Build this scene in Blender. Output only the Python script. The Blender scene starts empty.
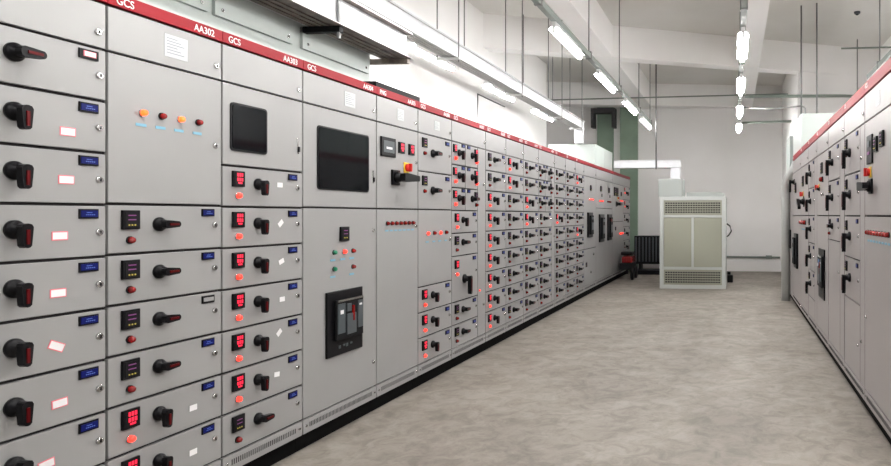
import bpy, bmesh, math, random
from mathutils import Matrix, Vector
random.seed(7)
PI = math.pi
S = bpy.context.scene
COL = S.collection
E = 1.392                 # eye height
XL, XR = -2.517, 0.893    # front planes of the two cabinet rows
LEFTW, RIGHTW, FARY = -3.95, 2.75, 16.45
CEIL, BEAM = 4.57, 4.04

# ------------------------------------------------------------------ materials
def mat(name, col, rough=.5, metal=0, emit=None, strength=0, noise=None, bump=0, spec=.5, coat=0):
    m = bpy.data.materials.new(name); m.use_nodes = True
    nt = m.node_tree; b = nt.nodes['Principled BSDF']
    b.inputs['Base Color'].default_value = (*col, 1)
    b.inputs['Roughness'].default_value = rough
    b.inputs['Metallic'].default_value = metal
    b.inputs['Specular IOR Level'].default_value = spec
    b.inputs['Coat Weight'].default_value = coat
    if emit:
        b.inputs['Emission Color'].default_value = (*emit, 1)
        b.inputs['Emission Strength'].default_value = strength
    if noise:
        sc, amt = noise
        tc = nt.nodes.new('ShaderNodeTexCoord'); n = nt.nodes.new('ShaderNodeTexNoise')
        n.inputs['Scale'].default_value = sc; n.inputs['Detail'].default_value = 6
        r = nt.nodes.new('ShaderNodeValToRGB')
        r.color_ramp.elements[0].position = .35; r.color_ramp.elements[1].position = .65
        r.color_ramp.elements[0].color = (*[c*(1-amt) for c in col], 1)
        r.color_ramp.elements[1].color = (*[min(1, c*(1+amt)) for c in col], 1)
        nt.links.new(tc.outputs['Object'], n.inputs['Vector'])
        nt.links.new(n.outputs['Fac'], r.inputs['Fac'])
        nt.links.new(r.outputs['Color'], b.inputs['Base Color'])
        if bump:
            bp = nt.nodes.new('ShaderNodeBump'); bp.inputs['Strength'].default_value = bump
            bp.inputs['Distance'].default_value = .01
            nt.links.new(n.outputs['Fac'], bp.inputs['Height'])
            nt.links.new(bp.outputs['Normal'], b.inputs['Normal'])
    return m

M = {}
M['paint'] = mat('cabinet_grey_paint', (.255, .252, .25), .33, noise=(3, .02), spec=.35)
M['paintR'] = mat('cabinet_warm_grey_paint', (.25, .229, .225), .33, noise=(3, .02), spec=.35)
M['enclosure'] = mat('enclosure_pale_green_paint', (.38, .42, .40), .4)
M['gapshade'] = mat('painted_gap_shade', (.018, .016, .017), .8)  # shade of panel gaps and vent openings, painted as near-black
M['plinth'] = mat('plinth_black', (.004, .004, .004), .8, spec=.05)
M['red'] = mat('band_red', (.20, .002, .008), .45, spec=.15)
M['white'] = mat('white_lettering', (.7, .7, .7), .5)
M['black'] = mat('black_plastic', (.004, .004, .005), .35, spec=.14)
M['blackmatt'] = mat('black_plastic_matt', (.006, .006, .007), .6, spec=.14)
M['redlever'] = mat('dark_red_lever', (.075, .002, .003), .4, spec=.12)
M['glass'] = mat('dark_window_glass', (.003, .004, .005), .06, spec=.12)
M['chrome'] = mat('chrome', (.6, .6, .6), .22, metal=1)
M['redon'] = mat('red_light_on', (.5, .01, .01), .3, emit=(1, .035, .02), strength=2.2)
M['orangeon'] = mat('orange_light_on', (.6, .1, .01), .3, emit=(1, .075, .012), strength=2.6)
M['redoff'] = mat('red_light_off', (.20, .006, .006), .25)
M['greenoff'] = mat('green_light_off', (.01, .18, .09), .3)
M['digit'] = mat('red_digits', (.4, .01, .03), .4, emit=(1, .01, .045), strength=1.0)
M['digitdim'] = mat('dim_violet_digits', (.12, .02, .12), .4, emit=(.5, .08, .4), strength=.12)
M['digityel'] = mat('dim_yellow_digits', (.3, .25, .03), .4, emit=(.6, .5, .06), strength=.25)
M['lcd'] = mat('blue_display', (.004, .006, .06), .4, emit=(.01, .02, .35), strength=.1, spec=.12)
M['lcdtext'] = mat('blue_display_marks', (.06, .12, .42), .4)
M['labelblue'] = mat('pale_blue_label', (.14, .33, .45), .5)
M['paper'] = mat('white_paper', (.70, .69, .70), .6)
M['notice'] = mat('faded_notice_paper', (.40, .41, .42), .5)
M['notice_ink'] = mat('faded_grey_print', (.20, .21, .23), .6)
M['pink'] = mat('pink_red_border', (.75, .16, .20), .6)
M['yellow'] = mat('yellow_plastic', (.62, .42, .015), .4)
M['switchred'] = mat('red_switch', (.5, .012, .01), .35)
M['slate'] = mat('slate_plastic', (.045, .055, .062), .4)
M['steelblue'] = mat('steel_blue_plastic', (.02, .12, .30), .4)
M['galv'] = mat('galvanised_steel', (.56, .57, .59), .38, metal=.25, noise=(9, .04))
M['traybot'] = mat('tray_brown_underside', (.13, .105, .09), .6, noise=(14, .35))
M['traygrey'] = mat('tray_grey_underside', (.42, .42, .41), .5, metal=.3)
M['rod'] = mat('steel_rod', (.17, .17, .17), .5, metal=.5)
M['trunk'] = mat('grey_green_trunking', (.20, .23, .21), .5)
M['pipe'] = mat('dark_green_grey_pipe', (.16, .19, .165), .5)
M['tube'] = mat('fluorescent_tube', (1, 1, 1), .5, emit=(1, .985, .97), strength=98)
M['housing'] = mat('lamp_housing_white', (.75, .75, .75), .45)
M['khaki'] = mat('transformer_khaki', (.29, .295, .235), .45)
M['frame'] = mat('transformer_pale_frame', (.47, .49, .475), .4)
M['green'] = mat('green_gloss_paint', (.20, .28, .21), .45, noise=(2, .1))
M['darkduct'] = mat('dark_duct', (.03, .028, .03), .6)
M['boxgrey'] = mat('busbar_box_grey', (.33, .355, .34), .45)
M['flex'] = mat('pale_flexible_conduit', (.42, .43, .42), .5)

def wallmat(name, col, amt=.05):
    m = mat(name, col, .85, spec=.2)
    nt = m.node_tree; b = nt.nodes['Principled BSDF']
    tc = nt.nodes.new('ShaderNodeTexCoord')
    a = nt.nodes.new('ShaderNodeTexNoise'); a.inputs['Scale'].default_value = .7; a.inputs['Detail'].default_value = 5
    r = nt.nodes.new('ShaderNodeValToRGB')
    r.color_ramp.elements[0].position = .3; r.color_ramp.elements[1].position = .7
    r.color_ramp.elements[0].color = (col[0]*(1-amt), col[1]*(1-amt*1.15), col[2]*(1-amt*1.4), 1)
    r.color_ramp.elements[1].color = (*[min(1, c*(1+amt*.5)) for c in col], 1)
    f = nt.nodes.new('ShaderNodeTexNoise'); f.inputs['Scale'].default_value = 25; f.inputs['Detail'].default_value = 4
    bp = nt.nodes.new('ShaderNodeBump'); bp.inputs['Strength'].default_value = .08; bp.inputs['Distance'].default_value = .01
    L = nt.links.new
    L(tc.outputs['Object'], a.inputs['Vector']); L(tc.outputs['Object'], f.inputs['Vector'])
    L(a.outputs['Fac'], r.inputs['Fac']); L(r.outputs['Color'], b.inputs['Base Color'])
    L(f.outputs['Fac'], bp.inputs['Height']); L(bp.outputs['Normal'], b.inputs['Normal'])
    return m
M['wall'] = wallmat('white_painted_plaster', (.88, .87, .865))
M['ceil'] = wallmat('ceiling_painted_concrete', (.70, .69, .665), .07)

def floormat():
    m = mat('grey_concrete_floor', (.42, .38, .34), .55, spec=.35)
    nt = m.node_tree; b = nt.nodes['Principled BSDF']; L = nt.links.new
    tc = nt.nodes.new('ShaderNodeTexCoord')
    def noise(sc, det, dist=0, rough=.6):
        n = nt.nodes.new('ShaderNodeTexNoise'); n.inputs['Scale'].default_value = sc
        n.inputs['Detail'].default_value = det; n.inputs['Distortion'].default_value = dist
        n.inputs['Roughness'].default_value = rough
        L(tc.outputs['Object'], n.inputs['Vector']); return n
    a = noise(1.3, 8, 1.2, .62); c = noise(7, 9, .8, .7); d = noise(40, 5)
    def ramp(src, p0, c0, p1, c1):
        r = nt.nodes.new('ShaderNodeValToRGB')
        r.color_ramp.elements[0].position = p0; r.color_ramp.elements[1].position = p1
        r.color_ramp.elements[0].color = (*c0, 1); r.color_ramp.elements[1].color = (*c1, 1)
        L(src.outputs['Fac'], r.inputs['Fac']); return r
    ra = ramp(a, .36, (.20, .176, .152), .62, (.285, .257, .225))
    rc = ramp(c, .36, (.66, .65, .64), .58, (1, 1, 1))
    rd = ramp(d, .3, (.9, .9, .9), .7, (1.0, 1.0, 1.0))
    def mul(x, y):
        k = nt.nodes.new('ShaderNodeMix'); k.data_type = 'RGBA'; k.blend_type = 'MULTIPLY'
        k.inputs[0].default_value = 1
        L(x, k.inputs[6]); L(y, k.inputs[7]); return k.outputs[2]
    o = mul(mul(ra.outputs['Color'], rc.outputs['Color']), rd.outputs['Color'])
    L(o, b.inputs['Base Color'])
    bp = nt.nodes.new('ShaderNodeBump'); bp.inputs['Strength'].default_value = .25; bp.inputs['Distance'].default_value = .006
    L(c.outputs['Fac'], bp.inputs['Height']); L(bp.outputs['Normal'], b.inputs['Normal'])
    return m
M['floor'] = floormat()

# ------------------------------------------------------------------ mesh helpers
class MB:
    def __init__(s): s.bm = bmesh.new(); s.mats = []
    def mi(s, m):
        if m not in s.mats: s.mats.append(m)
        return s.mats.index(m)
    def _add(s, verts, faces, m, mx=None, smooth=False):
        i = s.mi(m); vs = [s.bm.verts.new(mx @ Vector(v) if mx else v) for v in verts]
        out = []
        for f in faces:
            q = s.bm.faces.new([vs[k] for k in f]); q.material_index = i; q.smooth = smooth; out.append(q)
        return vs, out
    def box(s, x0, x1, y0, y1, z0, z1, m, bev=0, mx=None):
        v = [(x0,y0,z0),(x1,y0,z0),(x1,y1,z0),(x0,y1,z0),(x0,y0,z1),(x1,y0,z1),(x1,y1,z1),(x0,y1,z1)]
        f = [(0,3,2,1),(4,5,6,7),(0,1,5,4),(1,2,6,5),(2,3,7,6),(3,0,4,7)]
        vs, fs = s._add(v, f, m, mx)
        if bev:
            ed = list({e for q in fs for e in q.edges})
            bmesh.ops.bevel(s.bm, geom=ed, offset=bev, segments=2, affect='EDGES', profile=.6, material=-1)
        return s
    def prism(s, pts, y0, y1, m, mx=None):      # outline in x,z, extruded along y
        n = len(pts)
        v = [(p[0], y0, p[1]) for p in pts] + [(p[0], y1, p[1]) for p in pts]
        f = [tuple(range(n)), tuple(range(2*n-1, n-1, -1))] + [(i, i+n, (i+1) % n + n, (i+1) % n) for i in range(n)]
        s._add(v, f, m, mx); return s
    def rrect(s, x0, x1, z0, z1, r, y0, y1, m, k=5):
        P = []
        for cx, cz, a0 in ((x1-r, z1-r, 0), (x0+r, z1-r, 90), (x0+r, z0+r, 180), (x1-r, z0+r, 270)):
            for i in range(k+1):
                a = math.radians(a0 + 90*i/k); P.append((cx+r*math.cos(a), cz+r*math.sin(a)))
        return s.prism(P, y0, y1, m)
    def lathe(s, prof, m, n=20, mx=None):       # profile (r, y) turned about the y axis
        v, f = [], []
        for r, y in prof:
            for i in range(n):
                a = 2*PI*i/n; v.append((r*math.cos(a), y, r*math.sin(a)))
        for j in range(len(prof)-1):
            for i in range(n):
                f.append((j*n+i, j*n+(i+1) % n, (j+1)*n+(i+1) % n, (j+1)*n+i))
        f.append(tuple(range(n-1, -1, -1))); f.append(tuple((len(prof)-1)*n+i for i in range(n)))
        _, fs = s._add(v, f, m, mx, True); fs[-1].smooth = False; fs[-2].smooth = False
        return s
    def tube(s, pts, r, m, n=8):
        pts = [Vector(p) for p in pts]; rings = []; i0 = s.mi(m)
        for k, p in enumerate(pts):
            d = (pts[min(k+1, len(pts)-1)] - pts[max(k-1, 0)]).normalized()
            u = d.cross(Vector((0, 0, 1)));
            if u.length < .05: u = d.cross(Vector((0, 1, 0)))
            u.normalize(); w = u.cross(d)
            rings.append([s.bm.verts.new(p + u*r*math.cos(2*PI*i/n) + w*r*math.sin(2*PI*i/n)) for i in range(n)])
        for a, b in zip(rings, rings[1:]):
            for i in range(n):
                q = s.bm.faces.new((a[i], a[(i+1) % n], b[(i+1) % n], b[i])); q.material_index = i0; q.smooth = True
        for rg in (rings[0], rings[-1]):
            q = s.bm.faces.new(rg); q.material_index = i0
        return s
    def mesh(s, name):
        bmesh.ops.recalc_face_normals(s.bm, faces=s.bm.faces)
        me = bpy.data.meshes.new(name); s.bm.to_mesh(me); s.bm.free()
        for m in s.mats: me.materials.append(M[m])
        return me
    def build(s, name, parent=None, loc=(0, 0, 0), rot=(0, 0, 0)):
        return put(name, s.mesh(name), parent, loc, rot)

def put(name, me, parent=None, loc=(0, 0, 0), rot=(0, 0, 0)):
    o = bpy.data.objects.new(name, me); COL.objects.link(o)
    o.location = loc; o.rotation_euler = rot
    if parent: o.parent = parent
    return o
def tag(o, label, cat, group=None):
    o['label'] = label; o['category'] = cat
    if group: o['group'] = group
    return o
def thing(name, label, cat, loc=(0, 0, 0), rz=0, group=None):
    o = put(name, None, None, loc, (0, 0, rz)); return tag(o, label, cat, group)
def struct(name, mb):
    o = mb.build(name); o['kind'] = 'structure'; return o

# ------------------------------------------------------------------ room
struct('floor', MB().box(-5.3, RIGHTW+.3, -4.3, FARY+.3, -.2, 0, 'floor'))
struct('ceiling', MB().box(-5.3, RIGHTW+.3, -4.3, FARY+.3, CEIL, CEIL+.2, 'ceil'))
struct('wall_left', MB().box(-5.3, LEFTW, -4, 13.6, 0, CEIL, 'wall').box(-5.3, -5.1, 13.6, FARY, 0, CEIL, 'wall'))
struct('wall_right', MB().box(RIGHTW, RIGHTW+.2, -4, 13.3, 0, CEIL, 'wall'))
struct('wall_far', MB().box(-5.3, 1.3, FARY, FARY+.2, 0, CEIL, 'wall'))
struct('wall_back', MB().box(-5.3, RIGHTW+.3, -4.2, -4, 0, CEIL, 'wall'))
def plan_prism(mb, pts, z0, z1, m):
    n = len(pts)
    v = [(*p, z0) for p in pts] + [(*p, z1) for p in pts]
    f = [tuple(range(n-1, -1, -1)), tuple(range(n, 2*n))] + [(i, (i+1) % n, (i+1) % n+n, i+n) for i in range(n)]
    mb._add(v, f, m); return mb
struct('wall_step', plan_prism(MB(), [(1.15, 12.42), (RIGHTW+.1, 13.1), (RIGHTW+.1, FARY+.1), (1.15, FARY+.1)], 0, CEIL-.001, 'wall'))
# concrete beams under the slab
struct('trim_1', plan_prism(MB(), [(LEFTW-.6, 9.8), (RIGHTW, 13.08), (RIGHTW, 13.4), (LEFTW-.6, 10.12)], BEAM, CEIL+.01, 'wall'))
struct('trim_2', plan_prism(MB(), [(-5.1, 15.25), (1.2, 16.5), (1.2, 16.8), (-5.1, 15.7)], BEAM+.002, CEIL+.01, 'wall'))
struct('trim_3', MB().box(.16, .43, -4, FARY, BEAM+.004, CEIL+.01, 'wall'))
struct('trim_4', MB().box(-2.34, -2.04, -4, FARY, BEAM+.006, CEIL+.01, 'wall'))
# green painted pillars against the far wall
tag(MB().box(-3.44, -3.04, FARY-.12, FARY, 0, 4.1, 'green').build('pillar'), 'left green painted pillar with a dark hood at its top', 'pillar')
tag(MB().box(-2.86, -2.42, FARY-.12, FARY, 0, 4.1, 'green').build('pillar'), 'right green painted pillar at the end of the left cabinet row', 'pillar')
t = thing('air_duct_hood', 'dark square duct hood around the top of the left green pillar', 'duct', (-3.24, FARY-.3, 3.55))
MB().box(-.30, -.22, -.12, .16, 0, .36, 'darkduct', .004).build('side_panel', t)
MB().box(.22, .30, -.12, .16, 0, .36, 'darkduct', .004).build('side_panel', t)
MB().box(-.30, .30, -.12, .16, .36, .48, 'darkduct', .004).build('top_panel', t)

# ------------------------------------------------------------------ switchgear components (local: x across, y into the cabinet, z up)
cache = {}
def C(key, fn):
    if key not in cache: cache[key] = fn()
    return cache[key]

def m_panel(w, h, m):
    return C(('panel', round(w, 3), round(h, 3), m), lambda: MB().box(0, w, 0, .018, 0, h, m, .003).mesh('panel'))
def m_handle(k=.70, w=.82, out=.054):
    mb = MB()
    mb.lathe([(.031, 0), (.031, -.010), (.027, -.015), (.020, -.019), (.019, -out+.02)], 'black', 24)
    P = [(-.02, -.004), (-.017, -.016), (-.008, -.022), (.02, -.02), (.075, -.0155), (.084, -.008), (.086, 0), (.084, .008), (.075, .0155), (.02, .02), (-.008, .022), (-.017, .016), (-.02, .004)]
    mb.prism([(x*(k if x > 0 else 1), z*w) for x, z in P], -out, -out+.024, 'black')
    mb.prism([(.0, -.005), (.068*k, -.0045), (.068*k, .0045), (.0, .005)], -out-.003, -out+.001, 'redlever')
    return mb.mesh('rotary_handle')
def m_pistol():
    mb = MB(); mb.box(-.045, .045, -.012, 0, -.045, .045, 'black', .004)
    mb.lathe([(.034, -.010), (.034, -.024), (.026, -.03), (.024, -.055)], 'black', 24)
    mb.prism([(-.03, -.022), (.0, -.027), (.15, -.017), (.157, 0), (.15, .017), (0, .027), (-.03, .022)], -.082, -.05, 'black')
    return mb.mesh('pistol_handle')
def m_meter(s, on):
    mb = MB(); h = s/2
    mb.box(-h, h, -.012, 0, -h, h, 'black', .003)
    mb.box(-h*.78, h*.78, -.0135, -.011, -h*.78, h*.78, 'blackmatt')
    if on:
        for r in (-.1, .5):
            for i in range(3):
                x = -h*.42 + i*h*.36; z = r*h
                mb.box(x, x+h*.25, -.0145, -.013, z-h*.2, z+h*.24, 'digit')
        mb.box(-h*.25, h*.42, -.0145, -.013, -h*.62, -h*.42, 'digit')
    else:
        for z in (.45, .0): mb.box(-h*.45, h*.45, -.0145, -.013, z*h-h*.05, z*h+h*.06, 'digitdim')
        for i in range(3): mb.box(-h*.42+i*h*.34, -h*.26+i*h*.34, -.0145, -.013, -h*.62, -h*.48, 'digityel')
    return mb.mesh('meter')
def m_light(m, r=.014):
    mb = MB(); mb.lathe([(r*1.18, 0), (r*1.18, -.006)], 'blackmatt' if 'off' in m else 'chrome', 18)
    mb.lathe([(r, -.005), (r, -.014), (r*.8, -.021), (r*.4, -.0245)], m, 18)
    return mb.mesh('indicator_light')
def m_display(w=.074, h=.036, filled=True):
    mb = MB(); mb.box(-w/2, w/2, -.006, 0, -h/2, h/2, 'black', .0015)
    if filled == 'paper':
        mb.box(-w*.3, w*.34, -.008, -.005, -h*.26, h*.3, 'pink'); mb.box(-w*.26, w*.3, -.009, -.0075, -h*.2, h*.24, 'paper')
    elif filled:
        mb.box(-w*.43, w*.43, -.0075, -.005, -h*.33, h*.33, 'lcd')
        for x, z, l in ((-.16, .12, .30), (-.2, -.1, .5)):
            for k in range(5):
                mb.box(w*(x+l*k/5), w*(x+l*(k+.7)/5), -.0085, -.007, h*z-h*.045, h*z+h*.045, 'lcdtext')
    else: mb.box(-w*.40, w*.40, -.0075, -.005, -h*.25, h*.25, 'paint')
    return mb.mesh('display')
def m_lock(s=1):
    mb = MB(); mb.lathe([(.0135*s, 0), (.0135*s, -.004), (.011*s, -.008)], 'chrome', 16)
    mb.box(-.0022*s, .0022*s, -.0095, -.0078, -.006*s, .006*s, 'black')
    return mb.mesh('lock')
def m_sticker():
    mb = MB(); mb.box(-.03, .03, -.0012, 0, -.0165, .0165, 'pink'); mb.box(-.0265, .0265, -.002, -.001, -.013, .013, 'paper')
    return mb.mesh('sticker')
def m_smallsticker():
    return MB().box(-.021, .021, -.0014, 0, -.013, .013, 'paper').mesh('sticker')
def m_paper(w, h):
    mb = MB(); mb.box(-w/2, w/2, -.0014, 0, -h/2, h/2, 'notice')
    for i in range(6):
        z = h*(.34-.13*i); mb.box(-w*.4, w*(.05+.3*((i*7) % 3)/2), -.0018, -.001, z-h*.018, z+h*.018, 'notice_ink')
    return mb.mesh('paper_notice')
def m_tag(w=.05, h=.012):
    return MB().box(-w/2, w/2, -.002, 0, -h/2, h/2, 'labelblue').mesh('label_strip')
def m_switch():
    mb = MB(); mb.box(-.036, .036, -.006, 0, -.036, .036, 'yellow', .002)
    mb.lathe([(.026, -.005), (.026, -.022), (.02, -.027)], 'switchred', 20)
    mb.box(-.007, .007, -.045, -.02, -.028, .028, 'switchred', .003)
    return mb.mesh('emergency_switch')

GET = {
 'handle': lambda: C('h', m_handle), 'longhandle': lambda: C('hl', lambda: m_handle(1.25, .8, .056)), 'pistol': lambda: C('p', m_pistol),
 'meter_on': lambda: C('mo', lambda: m_meter(.08, True)), 'meter_off': lambda: C('mf', lambda: m_meter(.08, False)),
 'bigmeter': lambda: C('bm', lambda: m_meter(.115, False)),
 'redon': lambda: C('ro', lambda: m_light('redon')), 'redoff': lambda: C('rf', lambda: m_light('redoff')),
 'orangeon': lambda: C('oo', lambda: m_light('orangeon')), 'greenoff': lambda: C('gf', lambda: m_light('greenoff')),
 'display': lambda: C('d', m_display), 'blankdisplay': lambda: C('db', lambda: m_display(filled=False)),
 'paperdisplay': lambda: C('dp', lambda: m_display(filled='paper')),
 'lock': lambda: C('l', m_lock), 'sticker': lambda: C('s', m_sticker), 'smallsticker': lambda: C('ss', m_smallsticker),
 'tag': lambda: C('t', m_tag), 'switch': lambda: C('sw', m_switch),
}
NAMES = {'handle': 'rotary_handle', 'longhandle': 'rotary_handle', 'pistol': 'lever_handle', 'meter_on': 'meter', 'meter_off': 'meter', 'bigmeter': 'meter',
 'redon': 'indicator_light', 'redoff': 'indicator_light', 'orangeon': 'indicator_light', 'greenoff': 'indicator_light',
 'display': 'nameplate', 'blankdisplay': 'nameplate', 'paperdisplay': 'nameplate', 'lock': 'lock', 'sticker': 'sticker',
 'smallsticker': 'sticker', 'tag': 'label_strip', 'switch': 'emergency_switch'}
PLAB = {'redon': 'glowing red light', 'redoff': 'unlit dark red light', 'orangeon': 'glowing orange light', 'greenoff': 'green light',
 'meter_on': 'meter with lit red digits', 'paperdisplay': 'nameplate with a paper slip on it'}
def fit(kind, par, x, z, rot=0, sc=1, y=-.0005):
    o = put(NAMES[kind], GET[kind](), par, (x, y, z), (0, rot, 0))
    if sc != 1: o.scale = (sc, sc, sc)
    if kind in PLAB: o['label'] = PLAB[kind]
    return o
DOWN = PI/2          # lever pointing down (rotation about local y)
texts = {}
def text_mesh(s, size):
    if (s, size) in texts: return texts[(s, size)]
    cu = bpy.data.curves.new('txt', 'FONT'); cu.body = s; cu.size = size; cu.extrude = .0008; cu.align_x = 'LEFT'
    ob = bpy.data.objects.new('txt', cu); COL.objects.link(ob)
    dg = bpy.context.evaluated_depsgraph_get(); me = bpy.data.meshes.new_from_object(ob.evaluated_get(dg))
    bpy.data.objects.remove(ob); me.materials.clear(); me.materials.append(M['white'])
    texts[(s, size)] = me; return me

G = .004
U = .2075
PM = 'paint'
def cabinet(label, W, side, pos, texts_=None, top=2.055, paper=None, bz=2.246):
    """side 'L': pos = near edge ; side 'R': pos = far edge (viewer-left)"""
    loc, rz = ((XL, pos, 0), PI/2) if side == 'L' else ((XR, pos, 0), -PI/2)
    t = thing('switchgear_cabinet', label, 'cabinet', loc, rz, 'switchgear cabinets of the %s row' % ('left' if side == 'L' else 'right'))
    t['W'] = W
    pm = PM
    mb = MB()
    mb.box(0.001, W-.001, .022, .80, .10, 2.298, pm)
    mb.box(0.001, W-.001, .0185, .022, .10, 2.298, 'gapshade')  # dark sheet behind the panels, painted in place of gap shadow
    mb.build('body', t)
    MB().box(0.001, W-.001, .045, .78, 0, .10, 'plinth').build('plinth', t)
    b = MB().box(.001, W-.001, -.004, .018, bz, 2.3, 'red', .002).build('title_band', t)
    if texts_:
        l, r = texts_
        me = text_mesh(l, .058); o = put('lettering', me, b, (.035, -.0055, 2.2555), (PI/2, 0, 0)); o.scale = (.74, .78, 1)
        if r:
            me = text_mesh(r, .058); o = put('lettering', me, b, (W-.175, -.0055, 2.2555), (PI/2, 0, 0)); o.scale = (.74, .78, 1)
    h = bz-.01-(top+G)
    p = put('top_panel', m_panel(W-.012, h, pm), t, (.006, 0, top+G))
    fit('lock', p, W-.045, .06)
    if paper: put('paper_notice', C(('pp', paper[2], paper[3]), lambda: m_paper(paper[2], paper[3])), p, (paper[0], -.0005, paper[1]))
    # ventilated kick panel
    def vm():
        mb = MB(); w = W-.012; mb.box(0, w, 0, .018, 0, .083, pm, .002)
        n = max(6, int((w-.12)/.014))
        for i in range(n):
            x = .06+(w-.12)*i/(n-1)
            mb.box(x-.003, x+.003, -.0008, .002, .03, .058, 'gapshade')
        return mb.mesh('vent_panel')
    v = put('vent_panel', C(('vent', round(W, 3), pm), vm), t, (.006, 0, .104))
    fit('lock', v, .025, .045, sc=.6); fit('lock', v, W-.035, .045, sc=.6)
    return t
def panel(t, name, x0, x1, z0, z1):
    g = .0058
    return put(name, m_panel(x1-x0-2*g, z1-z0-2*g, PM), t, (x0+g, 0, z0+g))
ZB = .19
def drawer(t, x0, x1, z0, z1, kind='std', lit=False, hdown=False, sticker=None, disp='display', sc=1, lampon=None):
    """one withdrawable unit; kind 'plain' has only a handle and a nameplate, 'std' has meter and lamp too"""
    d = panel(t, 'drawer', x0, x1, z0, z1); w = x1-x0; h = z1-z0
    if kind == 'plain':
        fit('handle', d, w*.415, h*.53, DOWN if hdown else 0, 1.08)
        fit(disp, d, w*.86, h*.80, 0, 1.05); fit('lock', d, w*.935, h*.45, 0, 1.05)
        if sticker: fit('sticker', d, w*sticker[0], h*sticker[1], sticker[2])
    elif kind == 'std':
        fit('meter_on' if lit else 'meter_off', d, w*.155, h*.66 if h < .25 else h-.08)
        fit(('redon' if lit else 'redoff') if lampon is None else ('redon' if lampon else 'redoff'), d, w*.155, h*.25 if h < .25 else h-.165)
        fit('longhandle' if PM == 'paintR' and hdown else 'handle', d, w*.39, (h*.56 if h < .25 else h*.5), DOWN if hdown else 0, sc)
        fit(disp, d, w*.84, h*.81 if h < .25 else h-.045)
        fit('lock', d, w*.91, h*.52)
        if sticker: fit('smallsticker', d, w*sticker[0], h*sticker[1], sticker[2])
    elif kind == 'tall':     # double-height unit with a long lever
        fit('meter_on', d, w*.155, h-.08); fit('redon', d, w*.155, h-.17)
        fit('longhandle', d, w*.44, h*.46, DOWN, 1.35)
        fit(disp, d, w*.84, h-.045); fit('lock', d, w*.91, h*.6)
    elif kind == 'half':     # narrow unit
        fit('meter_on' if lit else 'meter_off', d, .055, h*.68, 0, .9); fit('redon' if lit else 'redoff', d, .055, h*.25, 0, 1.15)
        fit('handle', d, .15, h*.52, DOWN if hdown else 0, 1.05); fit('display', d, w-.06, h*.86, 0, .9)
    elif kind == 'halfm':    # mirrored narrow unit
        fit('meter_on' if lit else 'meter_off', d, w-.055, h*.68, 0, .9); fit('redon' if lit else 'redoff', d, w-.055, h*.25, 0, 1.15)
        fit('handle', d, w-.15, h*.52, DOWN if hdown else 0, 1.05); fit('display', d, .07, h*.86, 0, .9)
    return d

EDGE = [1.81, 2.415, 3.016, 3.629, 4.43, 5.045, 5.676, 6.484, 7.085, 7.693, 8.296, 9.065, 9.671, 10.274, 10.882, 11.844, 13.45, 15.78]
def LC(i, label, **k):
    return cabinet(label, EDGE[i+1]-EDGE[i], 'L', EDGE[i], **k), EDGE[i+1]-EDGE[i]

# --- cabinet 0 : plain drawers, cut by the left picture edge
t, W = LC(0, 'grey switchgear cabinet at the left photo edge, plain drawers with blue nameplates')
st = [(.73, .30, 0), (.72, .42, 0), (.68, .40, 0), (.67, .37, 0), (.66, .42, .45), (.68, .38, -.05), (.60, .36, -.1), (.66, .4, .1), None]
dr = [('paperdisplay', False, None)] + [('display', True, st[k]) for k in range(8)]
for k, (dp, dn, s_) in enumerate(dr):
    z1 = 2.055-k*U
    drawer(t, 0, W, z1-U, z1, 'plain', hdown=dn, sticker=s_, disp=dp)
# --- cabinet 1
t, W = LC(1, 'grey switchgear cabinet marked AA302 with a large blank door over six drawers', texts_=('GCS', 'AA302'), paper=(.325, .09, .125, .10))
d = panel(t, 'door', 0, W, 1.437, 2.055)
for x, k in ((.152, 'orangeon'), (.248, 'redoff'), (.345, 'orangeon'), (.448, 'redoff')):
    fit(k, d, x, .385, 0, .95); fit('tag', d, x-.005, .333, 0, 1.0)
fit('lock', d, W-.05, .285)
for k in range(6):
    z1 = 1.437-k*U
    drawer(t, 0, W, z1-U, z1, 'std', lit=k >= 4, hdown=k >= 4, disp='blankdisplay' if k == 2 else 'display', sticker=(.70, .42, 0) if k >= 4 else None)
# --- cabinet 2
t, W = LC(2, 'grey switchgear cabinet marked AA303 with a small dark window over seven drawers', texts_=('GCS', 'AA303'))
def window_door(t, W, z0, z1, a, b, c, e):
    d = panel(t, 'door', 0, W, z0, z1)
    MB().rrect(a, b, c, e, .02, -.006, .001, 'black').rrect(a+.01, b-.01, c+.01, e-.01, .014, -.0085, -.005, 'glass').build('window', d)
    MB().box(-.008, .008, -.004, 0, -.045, .045, 'chrome', .002).box(-.005, .005, -.012, -.003, -.035, -.005, 'black').build('latch', d, (W-.05, 0, (z1-z0)*.35))
    return d
window_door(t, W, 1.64, 2.055, .045, .305, .07, .315)
UU = (1.64-.192)/7
for k in range(7):
    z1 = 1.64-k*UU
    drawer(t, 0, W, z1-UU, z1, 'std', lit=k < 6, hdown=k < 6, sticker=[(.67, .58, 0), (.68, .55, -.7), (.69, .52, -.35), (.70, .5, 0), (.66, .62, -.7), (.63, .52, .1), None][k])
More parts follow.
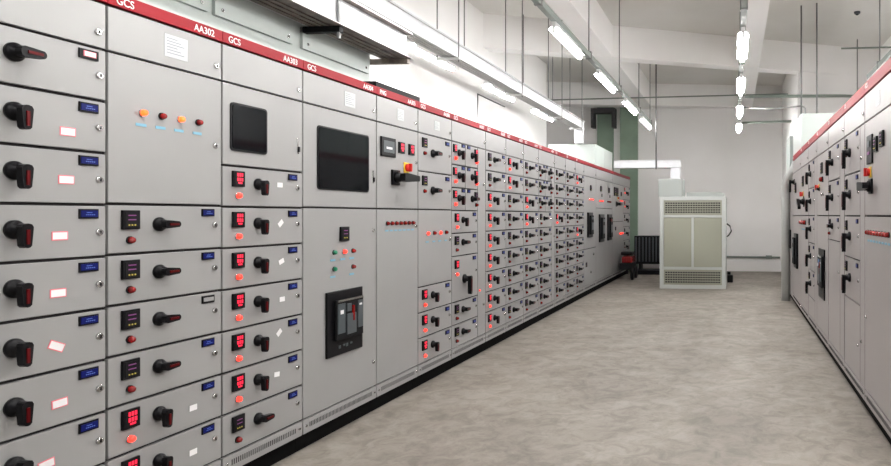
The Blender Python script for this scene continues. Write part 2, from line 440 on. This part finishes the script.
# --- cabinet 3
t, W = LC(3, 'wide grey switchgear cabinet marked AA304 with a big dark window and black breaker', texts_=('GCS', 'AA304'), paper=(.47, .09, .12, .095))
window_door(t, W, 1.437, 2.055, .125, .69, .105, .495)
d = panel(t, 'door', 0, W, ZB, 1.437)
zz = lambda z: z-ZB
fit('meter_off', d, .40, zz(1.265), 0, 1.15)
for x, k, z in ((.295, 'greenoff', 1.15), (.40, 'redon', 1.15), (.50, 'redoff', 1.15), (.295, 'greenoff', 1.045), (.50, 'redoff', 1.045)):
    fit(k, d, x, zz(z), 0, .95); fit('tag', d, x-.012, zz(z)-.048, 0, 1.05)
fit('lock', d, W-.05, zz(1.28)); fit('lock', d, W-.05, zz(.36))
def breaker(d, x0, x1, z0, z1, blue=False):
    w, h = x1-x0, z1-z0
    mb = MB(); mb.box(0, w, -.014, 0, 0, h, 'black', .006)
    mb.box(w*.17, w*.93, -.034, -.02, h*.24, h*.86, 'blackmatt', .004)
    mb.box(w*.20, w*.40, -.038, -.032, h*.34, h*.80, 'slate', .002)
    mb.box(w*.44, w*.70, -.041, -.032, h*.30, h*.62, 'slate', .003)
    mb.box(w*.44, w*.56, -.041, -.032, h*.66, h*.78, 'steelblue' if blue else 'slate', .002)
    mb.box(w*.60, w*.64, -.043, -.032, h*.50, h*.74, 'redoff')
    mb.box(w*.76, w*.90, -.039, -.032, h*.36, h*.80, 'slate', .003)
    mb.box(w*.26, w*.34, -.040, -.034, h*.64, h*.70, 'paper'); mb.box(w*.79, w*.86, -.041, -.034, h*.72, h*.75, 'paper')
    for i, x in enumerate((.3, .42, .5, .62)): mb.box(w*x, w*(x+.06), -.016, -.012, h*(.10+.02*(i % 2)), h*.15, 'slate')
    mb.box(w*.2, w*.9, -.039, -.034, h*.83, h*.86, 'chrome')
    return mb.build('circuit_breaker', d, (x0, 0, z0))
breaker(d, .205, .60, zz(.495), zz(.905))
# --- cabinet 4
t, W = LC(4, 'grey switchgear cabinet with a yellow and red switch over a black lever handle', texts_=('PNG', 'AA305'), paper=(.33, .09, .10, .085))
d = panel(t, 'door', 0, W, 1.437, 2.055); z0 = 1.437
MB().box(0, .20, -.014, 0, 0, .14, 'black', .004).box(.025, .175, -.016, -.013, .03, .115, 'slate').box(.06, .14, -.018, -.015, .055, .07, 'paper').build('instrument_panel', d, (.04, 0, 1.81-z0))
fit('meter_on', d, .335, 1.895-z0, 0, 1.05); fit('meter_on', d, .49, 1.895-z0, 0, 1.05)
fit('switch', d, .415, 1.75-z0, 0, 1.1); fit('pistol', d, .245, 1.665-z0, 0, 1.25)
fit('smallsticker', d, .39, 1.76-z0, 0, .8)
fit('lock', d, W-.04, 1.80-z0)
d = panel(t, 'door', 0, W, ZB, 1.437)
for k in range(7):
    fit('redoff', d, .135+.064*k, 1.325-ZB, 0, .95)
    fit('tag', d, .13+.064*k, 1.272-ZB, 0, .9)
fit('lock', d, W-.045, 1.30-ZB)
# --- cabinet 5
t, W = LC(5, 'grey switchgear cabinet with a blank middle door between two upper and three lower drawers', texts_=('GCS', 'AA306'), paper=(.33, .09, .10, .075))
for k in range(2):
    z1 = 2.055-k*.309; drawer(t, 0, W, z1-.309, z1, 'std', sc=1.1)
d = panel(t, 'door', 0, W, .81, 1.437)
for i, x in enumerate((.15, .27, .38, .50)):
    fit('redon' if i in (0, 2) else 'redoff', d, x, 1.235-.81, 0, 1.05); fit('tag', d, x, 1.165-.81)
fit('lock', d, W-.05, 1.17-.81)
for k in range(3):
    u = (.81-.19)/3; z1 = .81-k*u; drawer(t, 0, W, z1-u, z1, 'std', lit=True, hdown=True)
# --- cabinet 6 : double drawers and cable-side door
t, W = LC(6, 'wide grey switchgear cabinet with paired narrow drawers beside a slim side door', texts_=('GCS', 'AA307'))
sx = .60
sd = panel(t, 'side_door', sx, W, ZB, 2.055); fit('lock', sd, .14, .30); fit('lock', sd, .14, 1.5)
fit('redon', sd, .03, .45, 0, .6)
for k in range(3):
    z1 = 2.055-k*U
    drawer(t, 0, sx/2, z1-U, z1, 'half', lit=True, hdown=True)
    drawer(t, sx/2, sx, z1-U, z1, 'halfm', lit=k != 2, hdown=k != 2)
z1 = 2.055-3*U
drawer(t, 0, sx, z1-U, z1, 'std', lit=True, hdown=True); z1 -= U
drawer(t, 0, sx, z1-U, z1, 'std'); z1 -= U
d = drawer(t, 0, sx, z1-2*U, z1, 'tall', lit=True, hdown=True); z1 -= 2*U
u = (z1-.19)/2
drawer(t, 0, sx, z1-u, z1, 'std'); drawer(t, 0, sx, .19, z1-u, 'std')
# --- cabinets 7..13 : nine drawers each
on = {7: (2, 3, 4, 5, 6, 7, 8), 8: (0, 1), 9: (2, 3), 10: (), 11: (3,), 12: (), 13: (0, 4)}
lab = {7: 'narrow grey switchgear cabinet, nine drawers, all but the top two lit red',
       8: 'narrow grey switchgear cabinet, nine drawers, only the top two lit red',
       9: 'narrow grey switchgear cabinet, nine drawers, lit red on third and fourth drawers',
       10: 'wider grey switchgear cabinet of nine unlit drawers with a slim side door',
       11: 'narrow grey switchgear cabinet, nine drawers, only the fourth lit red',
       12: 'narrow grey switchgear cabinet of nine drawers, all unlit',
       13: 'narrow grey switchgear cabinet of nine drawers beside the three tall dark breakers'}
for i in range(7, 14):
    t, W = LC(i, lab[i], texts_=('GCS', 'AA3%02d' % (i+1)) if i < 11 else ('GCS', None))
    w = W
    if i == 10:
        w = .62; sd = panel(t, 'side_door', w, W, ZB, 2.055); fit('lock', sd, .1, .9)
    u = (2.055-.19)/9
    for k in range(9):
        z1 = 2.055-k*u
        if i == 10 and k < 3:
            drawer(t, 0, w/2, z1-u, z1, 'half'); drawer(t, w/2, w, z1-u, z1, 'halfm')
        else:
            drawer(t, 0, w, z1-u, z1, 'std', lit=k in on[i], hdown=k in on[i])
# --- far section
def tall_breaker(d, x0, x1, z0, z1, red=False):
    w, h = x1-x0, z1-z0
    mb = MB(); mb.box(0, w, -.03, 0, 0, h, 'black', .006); mb.box(w*.2, w*.8, -.06, -.028, h*.12, h*.88, 'blackmatt', .006)
    mb.box(w*.3, w*.7, -.066, -.058, h*.3, h*.6, 'slate', .003)
    mb.box(w*.3, w*.7, -.066, -.058, h*.72, h*.82, 'redoff' if red else 'slate', .002)
    return mb.build('circuit_breaker', d, (x0, 0, z0))
t, W = LC(14, 'grey switchgear cabinet with one tall black breaker and a row of red lamps')
d = panel(t, 'door', 0, W, ZB+.62, 2.055); z0 = ZB+.62
fit('meter_off', d, .5, 1.86-z0, 0, 1.2)
for x in (.38, .48, .58, .68): fit('redon', d, x, 1.66-z0, 0, .9)
tall_breaker(d, .22, .58, 1.0-z0, 1.33-z0+.1)
d = panel(t, 'door', 0, W, ZB, ZB+.62); fit('lock', d, W*.75, .5, 0, 1.6); fit('meter_off', d, .15, .35); fit('lock', d, .5, .2, 0, 1.8)
t, W = LC(15, 'wide grey switchgear cabinet with two tall black breakers side by side')
for a, b in ((0, .84), (.84, W)):
    d = panel(t, 'door', a, b, 1.52, 2.055); x = (b-a)/2
    fit('meter_off', d, x, .36, 0, 1.3); fit('meter_off', d, x+.1, .24, 0, .7)
    for q in (-.14, 0, .14): fit('redon' if a == 0 else 'redoff', d, x+q, .13, 0, 1.1); fit('tag', d, x+q, .06)
    d = panel(t, 'door', a, b, ZB, 1.52); tall_breaker(d, x-.18, x+.22, .78-ZB+.1, 1.40-ZB, a > 0)
t, W = LC(16, 'last grey cabinet at the far end of the left row with glowing red lamps')
d = panel(t, 'door', 0, 1.35, 1.25, 2.055); z0 = 1.25
fit('bigmeter', d, .25, 1.88-z0, 0, 1.6); fit('bigmeter', d, .55, 1.88-z0, 0, 1.6); fit('pistol', d, .45, 1.62-z0, 0, 1.25); fit('switch', d, .62, 1.75-z0, 0, .8)
for x in (.9, 1.05, 1.2): fit('redon', d, x, 1.70-z0, 0, .9)
fit('meter_off', d, 1.05, 1.85-z0, 0, 1.2)
d = panel(t, 'door', 0, 1.35, ZB, 1.25)
for x in (.85, .95, 1.05, 1.15): fit('redon', d, x, .98-ZB, 0, 1.4)
fit('meter_off', d, .35, 1.1-ZB, 0, 1)
u = (2.055-.19)/6
for k in range(6): drawer(t, 1.35, W, .19+k*u, .19+(k+1)*u, 'std', lit=k in (5, 4), hdown=True, sc=1.1)

# ------------------------------------------------------------------ right row
PM = 'paintR'
def RC(s0, s1, label, **k):
    return cabinet(label, s1-s0, 'R', s1, top=2.03, texts_=('GCS', None), bz=2.226, **k), s1-s0
def rdrawer(t, x0, x1, z0, z1, **k): return drawer(t, x0, x1, z0, z1, 'std', hdown=True, sc=1.15, **k)
t, W = RC(3.8, 4.695, 'nearest grey cabinet of the right row with a yellow-red switch and wide red lamp row', paper=(.42, .09, .12, .09))
d = panel(t, 'door', 0, W, 1.385, 2.03); z0 = 1.385
MB().box(-.02, .15, -.012, 0, -.03, .16, 'black', .004).box(.03, .1, -.018, -.015, .08, .12, 'slate').box(.03, .1, -.018, -.015, .03, .05, 'digitdim').build('instrument_panel', d, (.13, 0, 1.755-z0))
fit('meter_off', d, .38, 1.835-z0, 0, 1.2); fit('meter_off', d, .56, 1.85-z0, 0, 1.2)
fit('switch', d, .19, 1.67-z0, 0, 1.0); fit('pistol', d, .22, 1.575-z0, 0, 1.1); 
d = panel(t, 'door', 0, W, ZB, 1.385)
for k in range(8): fit('redoff', d, .13+.085*k, 1.27-ZB, 0, 1.1); fit('tag', d, .13+.085*k, 1.215-ZB, 0, 1.1)
fit('lock', d, .05, .5)
t, W = RC(4.695, 5.56, 'right-row cabinet with four tall-lever drawers over a blank panel')
q = W-.17
sd = panel(t, 'side_door', q, W, ZB, 2.03); fit('lock', sd, .05, 1.6); fit('lock', sd, .05, .3)
for z1, z0 in ((2.03, 1.71), (1.71, 1.385), (1.385, 1.06), (1.06, .74)): rdrawer(t, .02, q, z0, z1)
d = panel(t, 'door', .02, q, ZB, .74); fit('lock', d, q-.1, .25)
t, W = RC(5.56, 6.495, 'right-row cabinet with a tall narrow blank door under a small drawer')
q = W-.22
panel(t, 'side_door', q, W, ZB, 2.03)
rdrawer(t, .02, q, 1.71, 2.03); rdrawer(t, .02, q, 1.385, 1.71); drawer(t, .02, q, 1.16, 1.385, 'std', hdown=False)
d = panel(t, 'door', .02, q, ZB, 1.16); fit('lock', d, q-.07, .7)
t, W = RC(6.495, 7.377, 'right-row cabinet with a black breaker bearing a blue mark')
d = panel(t, 'door', 0, W, 1.385, 2.03); z0 = 1.385
fit('bigmeter', d, .42, 1.87-z0); fit('switch', d, .18, 1.68-z0); fit('redoff', d, .5, 1.75-z0, 0, 1.8); fit('pistol', d, .22, 1.66-z0, 0, .5)
for x in (.42, .55): fit('lock', d, x, 1.60-z0, 0, 1.5)
d = panel(t, 'door', 0, W, ZB, 1.385); breaker(d, .22, .66, .53-ZB, 1.04-ZB, True)
t, W = RC(7.377, 8.22, 'right-row cabinet with a column of five tall-lever drawers')
q = W-.2
panel(t, 'side_door', q, W, ZB, 2.03)
for z1, z0 in ((2.03, 1.71), (1.71, 1.385), (1.385, 1.06), (1.06, .74), (.74, .42)): rdrawer(t, .02, q, z0, z1)
panel(t, 'door', .02, q, ZB, .42)
t, W = RC(8.22, 9.143, 'right-row cabinet with a yellow switch, black lever and short red lamp row')
d = panel(t, 'door', 0, W, 1.385, 2.03); z0 = 1.385
fit('bigmeter', d, .3, 1.83-z0, 0, 1.2); fit('switch', d, .3, 1.66-z0, 0, 1.1); fit('pistol', d, .42, 1.56-z0, DOWN*.3, 1.2); 
d = panel(t, 'door', 0, W, ZB, 1.385)
for k in range(6): fit('redoff', d, .12+.1*k, 1.29-ZB, 0, 1.8); fit('tag', d, .12+.1*k, 1.2-ZB, 0, 1.5)
t, W = RC(9.143, 10.391, 'farthest right-row cabinet under the red band, with a tall black breaker')
d = panel(t, 'door', 0, W, 1.385, 2.03); fit('bigmeter', d, .5, .4, 0, 1.3); fit('pistol', d, .25, .5, DOWN, 1)
d = panel(t, 'door', 0, W, ZB, 1.385); tall_breaker(d, .45, .85, .62-ZB, 1.12-ZB)
# plain end cabinet + flexible conduit
t = thing('end_cabinet', 'plain pale cabinet without red band closing off the right row', 'cabinet', (XR, 11.9, 0), -PI/2)
MB().box(0, 1.5, .02, .8, .08, 2.02, 'paintR').box(0, 1.5, .05, .78, 0, .08, 'plinth').build('body', t)
PM = 'paintR'
d = panel(t, 'door', 0, .75, .1, 2.0); fit('lock', d, .65, .9); d = panel(t, 'door', .75, 1.5, .1, 2.0); fit('lock', d, .1, .9); 
MB().box(0, .22, -.02, 0, 0, .3, 'blackmatt', .005).build('instrument_panel', d, (.2, 0, .75))
t = MB().tube([(XR-.075, 10.9, .002), (XR-.075, 10.9, 1.75), (XR-.07, 10.82, 1.9), (XR-.04, 10.6, 2.0), (XR+.03, 10.45, 2.12), (XR+.1, 10.3, 2.303)], .07, 'flex', 14).build('flexible_conduit')
tag(t, 'thick pale flexible conduit bending up at the far end of the right row', 'conduit')

# ------------------------------------------------------------------ enclosures on top of the rows
t = thing('busbar_enclosure', 'long pale grey busbar housing on the nearest left cabinets, behind the wide near tray', 'housing', (-2.76, .9, 2.3), PI/2)
MB().box(0, 3.90, .02, .5, 0, .56, 'enclosure').build('body', t)
for a, b in ((.1, .9), (.92, 1.66), (1.68, 2.33), (2.36, 3.0), (3.08, 3.87)):
    p = MB().box(a, b-.015, 0, .02, .163, .55, 'enclosure', .002).build('cover_panel', t)
    fit('lock', p, b-.06, .20, 0, .7); fit('lock', p, a+.05, .20, 0, .7)
tag(MB().box(XL-.14, XL-.02, 4.46, 5.12, 2.3, 2.345, 'blackmatt', .004).build('rubber_strip'), 'black rubber strip lying behind the red band past the busbar housing', 'strip')
t = thing('busbar_enclosure', 'pale green housing on the far cabinets of the left row', 'housing', (-2.6, 12.15, 2.3), PI/2)
MB().box(0, 1.75, 0, .9, 0, .42, 'enclosure', .006).build('body', t)
MB().box(.08, .85, -.004, 0, .05, .37, 'enclosure', .0015).build('cover_panel', t); MB().box(.9, 1.67, -.004, 0, .05, .37, 'enclosure', .0015).build('cover_panel', t)
t = thing('busbar_enclosure', 'pale green housing on the right row below the curved cable', 'housing', (XR+.06, 9.72, 2.3), 0)
MB().box(0, .75, 0, 1.35, 0, .56, 'enclosure', .006).build('body', t)
MB().box(.05, .7, -.004, 0, .04, .52, 'enclosure', .0015).build('cover_panel', t)
tag(MB().box(XR+.02, XR+.6, 11.25, 11.95, 2.021, 2.72, 'enclosure', .006).build('cable_box'), 'narrow pale box on the plain end cabinet of the right row', 'box')

# ------------------------------------------------------------------ cable trays
def tray_y(t, y0, y1, w, h, bot, lip=.035, rungs=.3):
    """tray along +y, origin at its bottom, aisle side = +x (x from -w to 0)"""
    L = y1-y0
    mb = MB()
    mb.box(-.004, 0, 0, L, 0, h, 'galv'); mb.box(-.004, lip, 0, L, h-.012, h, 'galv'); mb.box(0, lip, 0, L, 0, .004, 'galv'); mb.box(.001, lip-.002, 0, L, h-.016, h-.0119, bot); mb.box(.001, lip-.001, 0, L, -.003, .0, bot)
    n = int(L/2)+1
    for i in range(1, n): mb.box(-.003, .003, i*2-.06, i*2+.06, .012, h-.014, 'galv')
    mb.build('side_rail', t)
    MB().box(-w, -w+.004, 0, L, 0, h, 'galv').box(-w-lip, -w, 0, L, h-.012, h, 'galv').build('side_rail', t)
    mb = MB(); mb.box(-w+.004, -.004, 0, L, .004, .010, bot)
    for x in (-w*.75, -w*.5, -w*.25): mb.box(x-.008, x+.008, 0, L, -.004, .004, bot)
    mb.build('bottom', t)
t = thing('cable_tray', 'wide near cable tray with brown underside ending above the busbar housing', 'cable tray', (-2.54, .2, 2.605))
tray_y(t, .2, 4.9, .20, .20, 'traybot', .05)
for y in (3.80, 4.68):
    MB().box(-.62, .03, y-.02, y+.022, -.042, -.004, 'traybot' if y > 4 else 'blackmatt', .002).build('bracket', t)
MB().box(.005, .02, 3.79, 3.812, -.08, 1.96, 'rod').build('hanger_rod', t)
MB().box(-.18, -.165, 3.79, 3.812, -.035, -.004, 'rod').build('hanger_rod', t)
MB().box(-.5, -.48, 3.79, 3.812, -.035, 1.96, 'rod').build('hanger_rod', t)
t = thing('cable_tray', 'long bright cable tray hung on rods along the whole left row', 'cable tray', (-2.8, .2, 2.983))
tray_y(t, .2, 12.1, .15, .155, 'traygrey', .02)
for y in (2.2, 4.2, 6.2, 8.2, 10.2, 11.6):
    MB().box(-.20, .045, y-.02, y+.02, -.03, -.005, 'traygrey', .002).build('bracket', t)
    for x in (-.19, .035): MB().tube([(x, y, -.05), (x, y, CEIL-2.983)], .007, 'rod', 6).build('hanger_rod', t)
MB().box(-.16, .0, 11.80, 11.9, -.262, -.001, 'galv', .002).build('riser', t)
t = thing('cable_tray', 'short level cable tray crossing from left cabinets to the transformer', 'cable tray', (-2.36, 12.75, 2.31))
MB().box(0, 1.30, 0, .004, 0, .15, 'galv').box(0, 1.30, -.02, 0, .14, .15, 'galv').box(0, 1.30, -.02, 0, 0, .008, 'galv').build('side_rail', t)
MB().box(0, 1.30, .25, .254, 0, .15, 'galv').build('side_rail', t)
MB().box(0, 1.30, .004, .25, .002, .008, 'traygrey').build('bottom', t)
MB().box(1.12, 1.30, .004, .25, -.295, -.001, 'galv', .003).build('riser', t)
MB().tube([(.84, -.03, -.03), (.84, -.03, CEIL-2.31)], .014, 'rod', 8).build('hanger_rod', t)

# ------------------------------------------------------------------ lamps
def lamp_meshes():
    hm = MB()
    hm.prism([(-.02, .0), (.02, 0), (.02, .05), (-.02, .05)], -.54, .54, 'housing')
    hm.prism([(-.06, -.018), (-.055, -.022), (-.02, .004), (.02, .004), (.055, -.022), (.06, -.018), (.024, .012), (-.024, .012)], -.54, .54, 'housing')
    hm.box(-.014, .014, -.545, -.52, -.06, .0, 'housing'); hm.box(-.014, .014, .52, .545, -.06, 0, 'housing')
    tm = MB().lathe([(.008, -.52), (.02, -.513), (.027, -.495), (.027, .495), (.02, .513), (.008, .52)], 'tube', 14, Matrix.Translation((0, 0, -.036)))
    sk = MB()
    sk.prism([(-.022, .05), (-.022, .0), (-.064, -.004), (-.064, -.045), (-.069, -.045), (-.069, .002), (-.025, .055), (.025, .055), (.069, .002), (.069, -.045), (.064, -.045), (.064, -.004), (.022, 0), (.022, .05)], -.54, .54, 'housing')
    sk.box(-.02, .02, -.54, .54, 0, .05, 'housing')
    return hm.mesh('housing'), tm.mesh('tube'), sk.mesh('housing')
HM, TM, SK = lamp_meshes()
def lamp(x, y, z, label, group=None, deep=False):
    t = thing('tube_lamp', label, 'lamp', (x, y, z-.003), 0, group)
    put('housing', SK if deep else HM, t); put('tube', TM, t)
    return t
ORD = ['first', 'second', 'third', 'fourth', 'fifth', 'sixth', 'seventh']
def conduit(name_label, x, z, y0, y1, rods):
    t = thing('lighting_trunking', name_label, 'trunking', (x, y0, z))
    MB().box(-.028, .028, 0, y1-y0, 0, .06, 'trunk', .004).build('channel', t)
    for y in rods:
        MB().tube([(0, y-y0, .06), (0, y-y0, CEIL-z)], .008, 'rod', 6).build('hanger_rod', t)
        MB().box(-.036, .036, y-y0-.02, y-y0+.02, -.006, .085, 'rod', .004).build('clamp', t)
YL = [.5, 2.53, 4.58, 6.63, 8.66, 10.72, 12.62]
for i, y in enumerate(YL):
    lamp(-1.7, y, 3.22-.05, 'bright tube lamp under the left aisle trunking, ' + (['nearest of seven', 'second nearest of seven', 'third nearest of seven', 'just above the long tray in the photo', 'third from the far end', 'second from the far end', 'farthest of all'][i]))
conduit('grey-green trunking slanting over the aisle left of centre, carrying tube lamps', -1.7, 3.22, 0, 13.3, [1.5, 3.5, 5.6, 7.6, 9.65, 11.65, 13.2])
YM = [.4, 2.6, 4.85, 7.1, 9.25, 11.5, 13.65]
for i, y in enumerate(YM):
    lamp(.08, y, 3.25-.05, 'tube lamp hanging below the central ceiling beam, ' + (['behind the camera', 'overhead', 'out of the photo just ahead', 'topmost in the photo', 'second from the top in the photo', 'third from the top in the photo', 'lowest in the photo'][i]))
conduit('grey-green trunking directly below the central concrete beam, carrying tube lamps', .08, 3.25, 0, 14.4, [1.5, 3.7, 6.0, 8.2, 10.4, 12.6, 14.2])
YW = [.7, 2.8, 4.9, 7.05, 9.2, 11.35]
for i, y in enumerate(YW):
    lamp(-3.34, y, 3.17, 'tube lamp beside the left wall behind the long tray, ' + (['nearest the camera', 'second from the camera', 'third from the camera', 'fourth from the camera', 'second from the far end', 'nearest the far end'][i]), deep=True)
conduit('trunking along the left wall behind the long tray, carrying tube lamps', -3.34, 3.225, 0, 12.1, [1.2, 3.3, 5.5, 7.9, 10.2, 11.9])
YR = [-.04, 2.16, 4.36, 6.56, 8.76]
for i, y in enumerate(YR):
    lamp(1.82, y, 3.20, 'tube lamp above the right cabinets, ' + (['behind the camera', 'second from the camera', 'third from the camera', 'fourth from the camera', 'its end peeping over the red band'][i]))
conduit('trunking above the right cabinets, carrying tube lamps', 1.82, 3.25, 0, 9.3, [1.2, 3.3, 5.4, 7.2, 8.6])

# ------------------------------------------------------------------ pipes and cables
def pipe(name, label, pts, r, m='pipe', cat='pipe'):
    return tag(MB().tube(pts, r, m, 10).build(name), label, cat)
pipe('ceiling_pipe', 'thin level pipe crossing below the ceiling ahead of the far wall', [(-5.0, 14, 3.88), (1.1, 14, 3.92)], .014)
pipe('ceiling_pipe', 'thicker green-grey level pipe at the right, in front of the stepped wall', [(.18, 12.3, 3.58), (1.9, 12.3, 3.56), (RIGHTW, 12.3, 3.52)], .028)
pipe('ceiling_pipe', 'short green-grey pipe running right beside the lowest central lamp', [(.14, 13.65, 3.28), (1.14, 13.65, 3.30)], .025)
pipe('ceiling_pipe', 'thin horizontal pipe high at the right photo edge', [(1.75, 11.2, 4.15), (RIGHTW, 11.2, 4.15)], .014)
pipe('cable', 'dark cable curving over and down into the pale green housing at right', [(.14, 11.5, 3.25), (.6, 10.8, 3.1), (.98, 10.1, 3.03), (1.02, 10.05, 3.01), (1.04, 10.03, 2.98), (1.045, 10.02, 2.862)], .012, 'rod', 'cable')
for x, y, zz0, l in ((.90, 10.2, 2.862, 'left of the two tall rods above the right row'), (1.12, 10.1, 2.862, 'right of the two tall rods above the right row')):
    pipe('drop_rod', 'thin grey conduit, ' + l, [(x+.1, y, zz0), (x+.1, y, CEIL)], .012, 'rod', 'rod')
pipe('drop_rod', 'thin conduit near the right photo edge above the right row', [(2.2, 12.26, 3.57), (2.2, 12.26, CEIL)], .010, 'rod', 'rod')
pipe('drop_rod', 'thin vertical conduit on the left wall above the red band', [(LEFTW+.02, 9.8, 2.2), (LEFTW+.02, 9.8, 3.25), (LEFTW+.02, 11.0, 3.25)], .010, 'rod', 'rod')
t = thing('wall_pipe', 'thin grey pipe low on the far wall right of the transformer', 'pipe', (0, FARY-.03, .36))
MB().tube([(-2.3, 0, .02), (1.1, 0, -.01)], .024, 'trunk', 10).build('tube', t)
MB().box(.75, .90, -.04, .028, -.04, .04, 'trunk', .008).build('coupling', t)
# smoke detectors on the ceiling
for x, y, l in ((-1.0, 13.5, 'small dark detector on the ceiling left of the central beam'), (-2.0, 8.9, 'small dark ceiling fixture beside the left beam'), (1.9, 10.6, 'small dark detector on the ceiling above the right row')):
    t = thing('smoke_detector', l, 'detector', (x, y, CEIL))
    R = Matrix.Rotation(PI/2, 4, 'X')
    MB().lathe([(.05, 0), (.05, .02), (.035, .04)], 'slate', 16, Matrix.Rotation(-PI/2, 4, 'X')).build('base', t)
    MB().lathe([(.02, .04), (.02, .05), (.01, .055)], 'black', 12, Matrix.Rotation(-PI/2, 4, 'X')).build('sensor', t)

# ------------------------------------------------------------------ transformer cabinet
TX0, TX1, TY = -1.42, -.17, 12.45; TW = TX1-TX0; TH = 1.74
t = thing('transformer_cabinet', 'khaki transformer cabinet with pale frame standing at the end of the aisle', 'transformer', (TX0, TY, 0))
MB().box(.03, TW-.03, .03, 1.25, .03, TH-.03, 'khaki').build('body', t)
f = MB()
for a, b in ((0, .075), (TW-.075, TW)):
    f.box(a, b, 0, .06, 0, TH, 'frame', .004); f.box(a, b, 1.2, 1.26, 0, TH, 'frame', .004)
f.box(.075, TW-.075, .004, .06, TH-.07, TH, 'frame', .004); f.box(.075, TW-.075, .004, .06, 0, .07, 'frame', .004)
f.box(.075, TW-.075, .004, .06, 1.345, 1.39, 'frame', .003); f.box(.075, TW-.075, .004, .06, .36, .41, 'frame', .003)
f.box(TW/2-.022, TW/2+.022, .004, .06, .41, 1.345, 'frame', .003)
f.box(0, .05, .06, 1.2, TH-.06, TH, 'frame'); f.box(TW-.05, TW, .06, 1.2, TH-.06, TH, 'frame'); f.box(TW-.05, TW, .06, 1.2, 0, .06, 'frame')
f.build('frame', t)
for a, b in ((.08, TW/2-.026), (TW/2+.026, TW-.08)):
    d = MB().box(a, b, .014, .03, .414, 1.34, 'khaki', .003).build('door', t)
for z0, z1 in ((1.395, TH-.075), (.075, .355)):
    g = MB(); g.box(.08, TW-.08, .016, .03, z0, z1, 'khaki', .002)
    nx, nz = 22, 5
    for i in range(nx):
        for j in range(nz):
            cx = .125+(TW-.25)*i/(nx-1); cz = z0+.05+(z1-z0-.10)*j/(nz-1)
            g.box(cx-.019, cx+.019, .014, .0165, cz-.013, cz+.013, 'gapshade')
    g.build('vent_grille', t)
tb = MB().box(0, .46, 0, .6, 0, .34, 'boxgrey', .006).box(.02, .44, -.004, 0, .03, .31, 'boxgrey', .0015).build('busbar_box')
tb.location = (TX0-.03, TY+.05, TH+.002); tag(tb, 'grey box on top of the transformer cabinet, at its left', 'box')
tb = MB().prism([(0, 0), (.72, 0), (.72, .05), (.66, .08), (0, .08)], 0, .8, 'boxgrey').build('roof_duct')
tb.location = (TX0+.50, TY+.15, TH+.002); tag(tb, 'low grey duct on top of the transformer cabinet, at its right', 'duct')
pipe('cable', 'short black cable loop hanging at the right side of the transformer cabinet', [(TX1+.012, TY+.5, 1.22), (TX1+.07, TY+.48, 1.18), (TX1+.10, TY+.46, 1.08), (TX1+.05, TY+.46, 1.0), (TX1+.012, TY+.47, .97)], .014, 'black', 'cable')
tag(MB().box(TX1+.01, TX1+.13, TY+1.2, TY+1.5, 0, .16, 'black', .02).box(TX1+.01, TX1+.08, TY+1.25, TY+1.45, .16, .22, 'black', .01).build('cable_joint_box'), 'small black box on the floor at the right foot of the transformer', 'box')
# black finned unit behind
t = thing('heater_unit', 'black ribbed unit standing by the far wall between green pillar and transformer', 'radiator', (-2.36, 15.35, 0))
mb = MB().box(0, 1.3, .05, .45, .24, .9, 'black', .01)
mb.build('body', t)
mb = MB()
for i in range(16): mb.box(.03+i*.08, .06+i*.08, .0, .05, .30, .87, 'slate', .003)
mb.build('fins', t)
MB().box(-.05, 1.35, -.05, .5, 0, .1, 'black', .01).build('base', t)
for x in (.1, 1.15): MB().box(x, x+.06, .1, .4, .1, .24, 'blackmatt').build('leg', t)
# red and black cart
t = thing('hand_cart', 'small red and black cart at the foot of the last left cabinet', 'cart', (-2.30, 14.25, 0))
MB().box(-.13, .1, -.2, .2, .36, .5, 'redoff', .03).box(-.15, .1, -.2, .2, .52, .6, 'black', .03).build('drum', t)
MB().box(-.16, .12, -.32, .32, .22, .36, 'blackmatt', .02).build('chassis', t)
for y in (-.25, .25): MB().lathe([(.02, -.14), (.13, -.14), (.13, -.09), (.02, -.09)], 'black', 20, Matrix.Translation((.0, y, .13)) @ Matrix.Rotation(PI/2, 4, 'Z')).build('wheel', t)
for y in (-.25, .25): MB().box(-.02, .02, y-.02, y+.02, .13, .24, 'blackmatt').build('leg', t)

GROUPS = {'tube_lamp': 'tube lamps hung in rows', 'lighting_trunking': 'trunkings that carry the lamps', 'ceiling_pipe': 'level pipes under the ceiling',
 'drop_rod': 'vertical thin conduits', 'smoke_detector': 'small fittings on the ceiling', 'cable_tray': 'cable trays over the left side',
 'busbar_enclosure': 'pale housings on top of the cabinets', 'pillar': 'green pillars at the far wall'}
for o in list(COL.objects):
    k = o.name.split('.')[0]
    if not o.parent and k in GROUPS: o['group'] = GROUPS[k]
# ------------------------------------------------------------------ world, camera, view
w = bpy.data.worlds.new('World'); S.world = w; w.use_nodes = True
w.node_tree.nodes['Background'].inputs[0].default_value = (.02, .02, .02, 1)
TH_ = math.radians(6); F = 665*math.cos(TH_)
cam = bpy.data.cameras.new('Camera'); co = bpy.data.objects.new('Camera', cam); COL.objects.link(co)
co.location = (0, 0, E); co.rotation_euler = (PI/2, 0, TH_)
cam.sensor_width = 36; cam.lens = F/891*36; cam.clip_start = .05
px = 735 - 665*math.sin(TH_)
cam.shift_x = (445.5-px)/891; cam.shift_y = (215-233)/891
S.camera = co
S.view_settings.view_transform = 'Standard'; S.view_settings.look = 'None'
S.view_settings.exposure = .3; S.cycles.diffuse_bounces = 8; S.cycles.max_bounces = 12; S.view_settings.gamma = 1; S.view_settings.use_curve_mapping = False
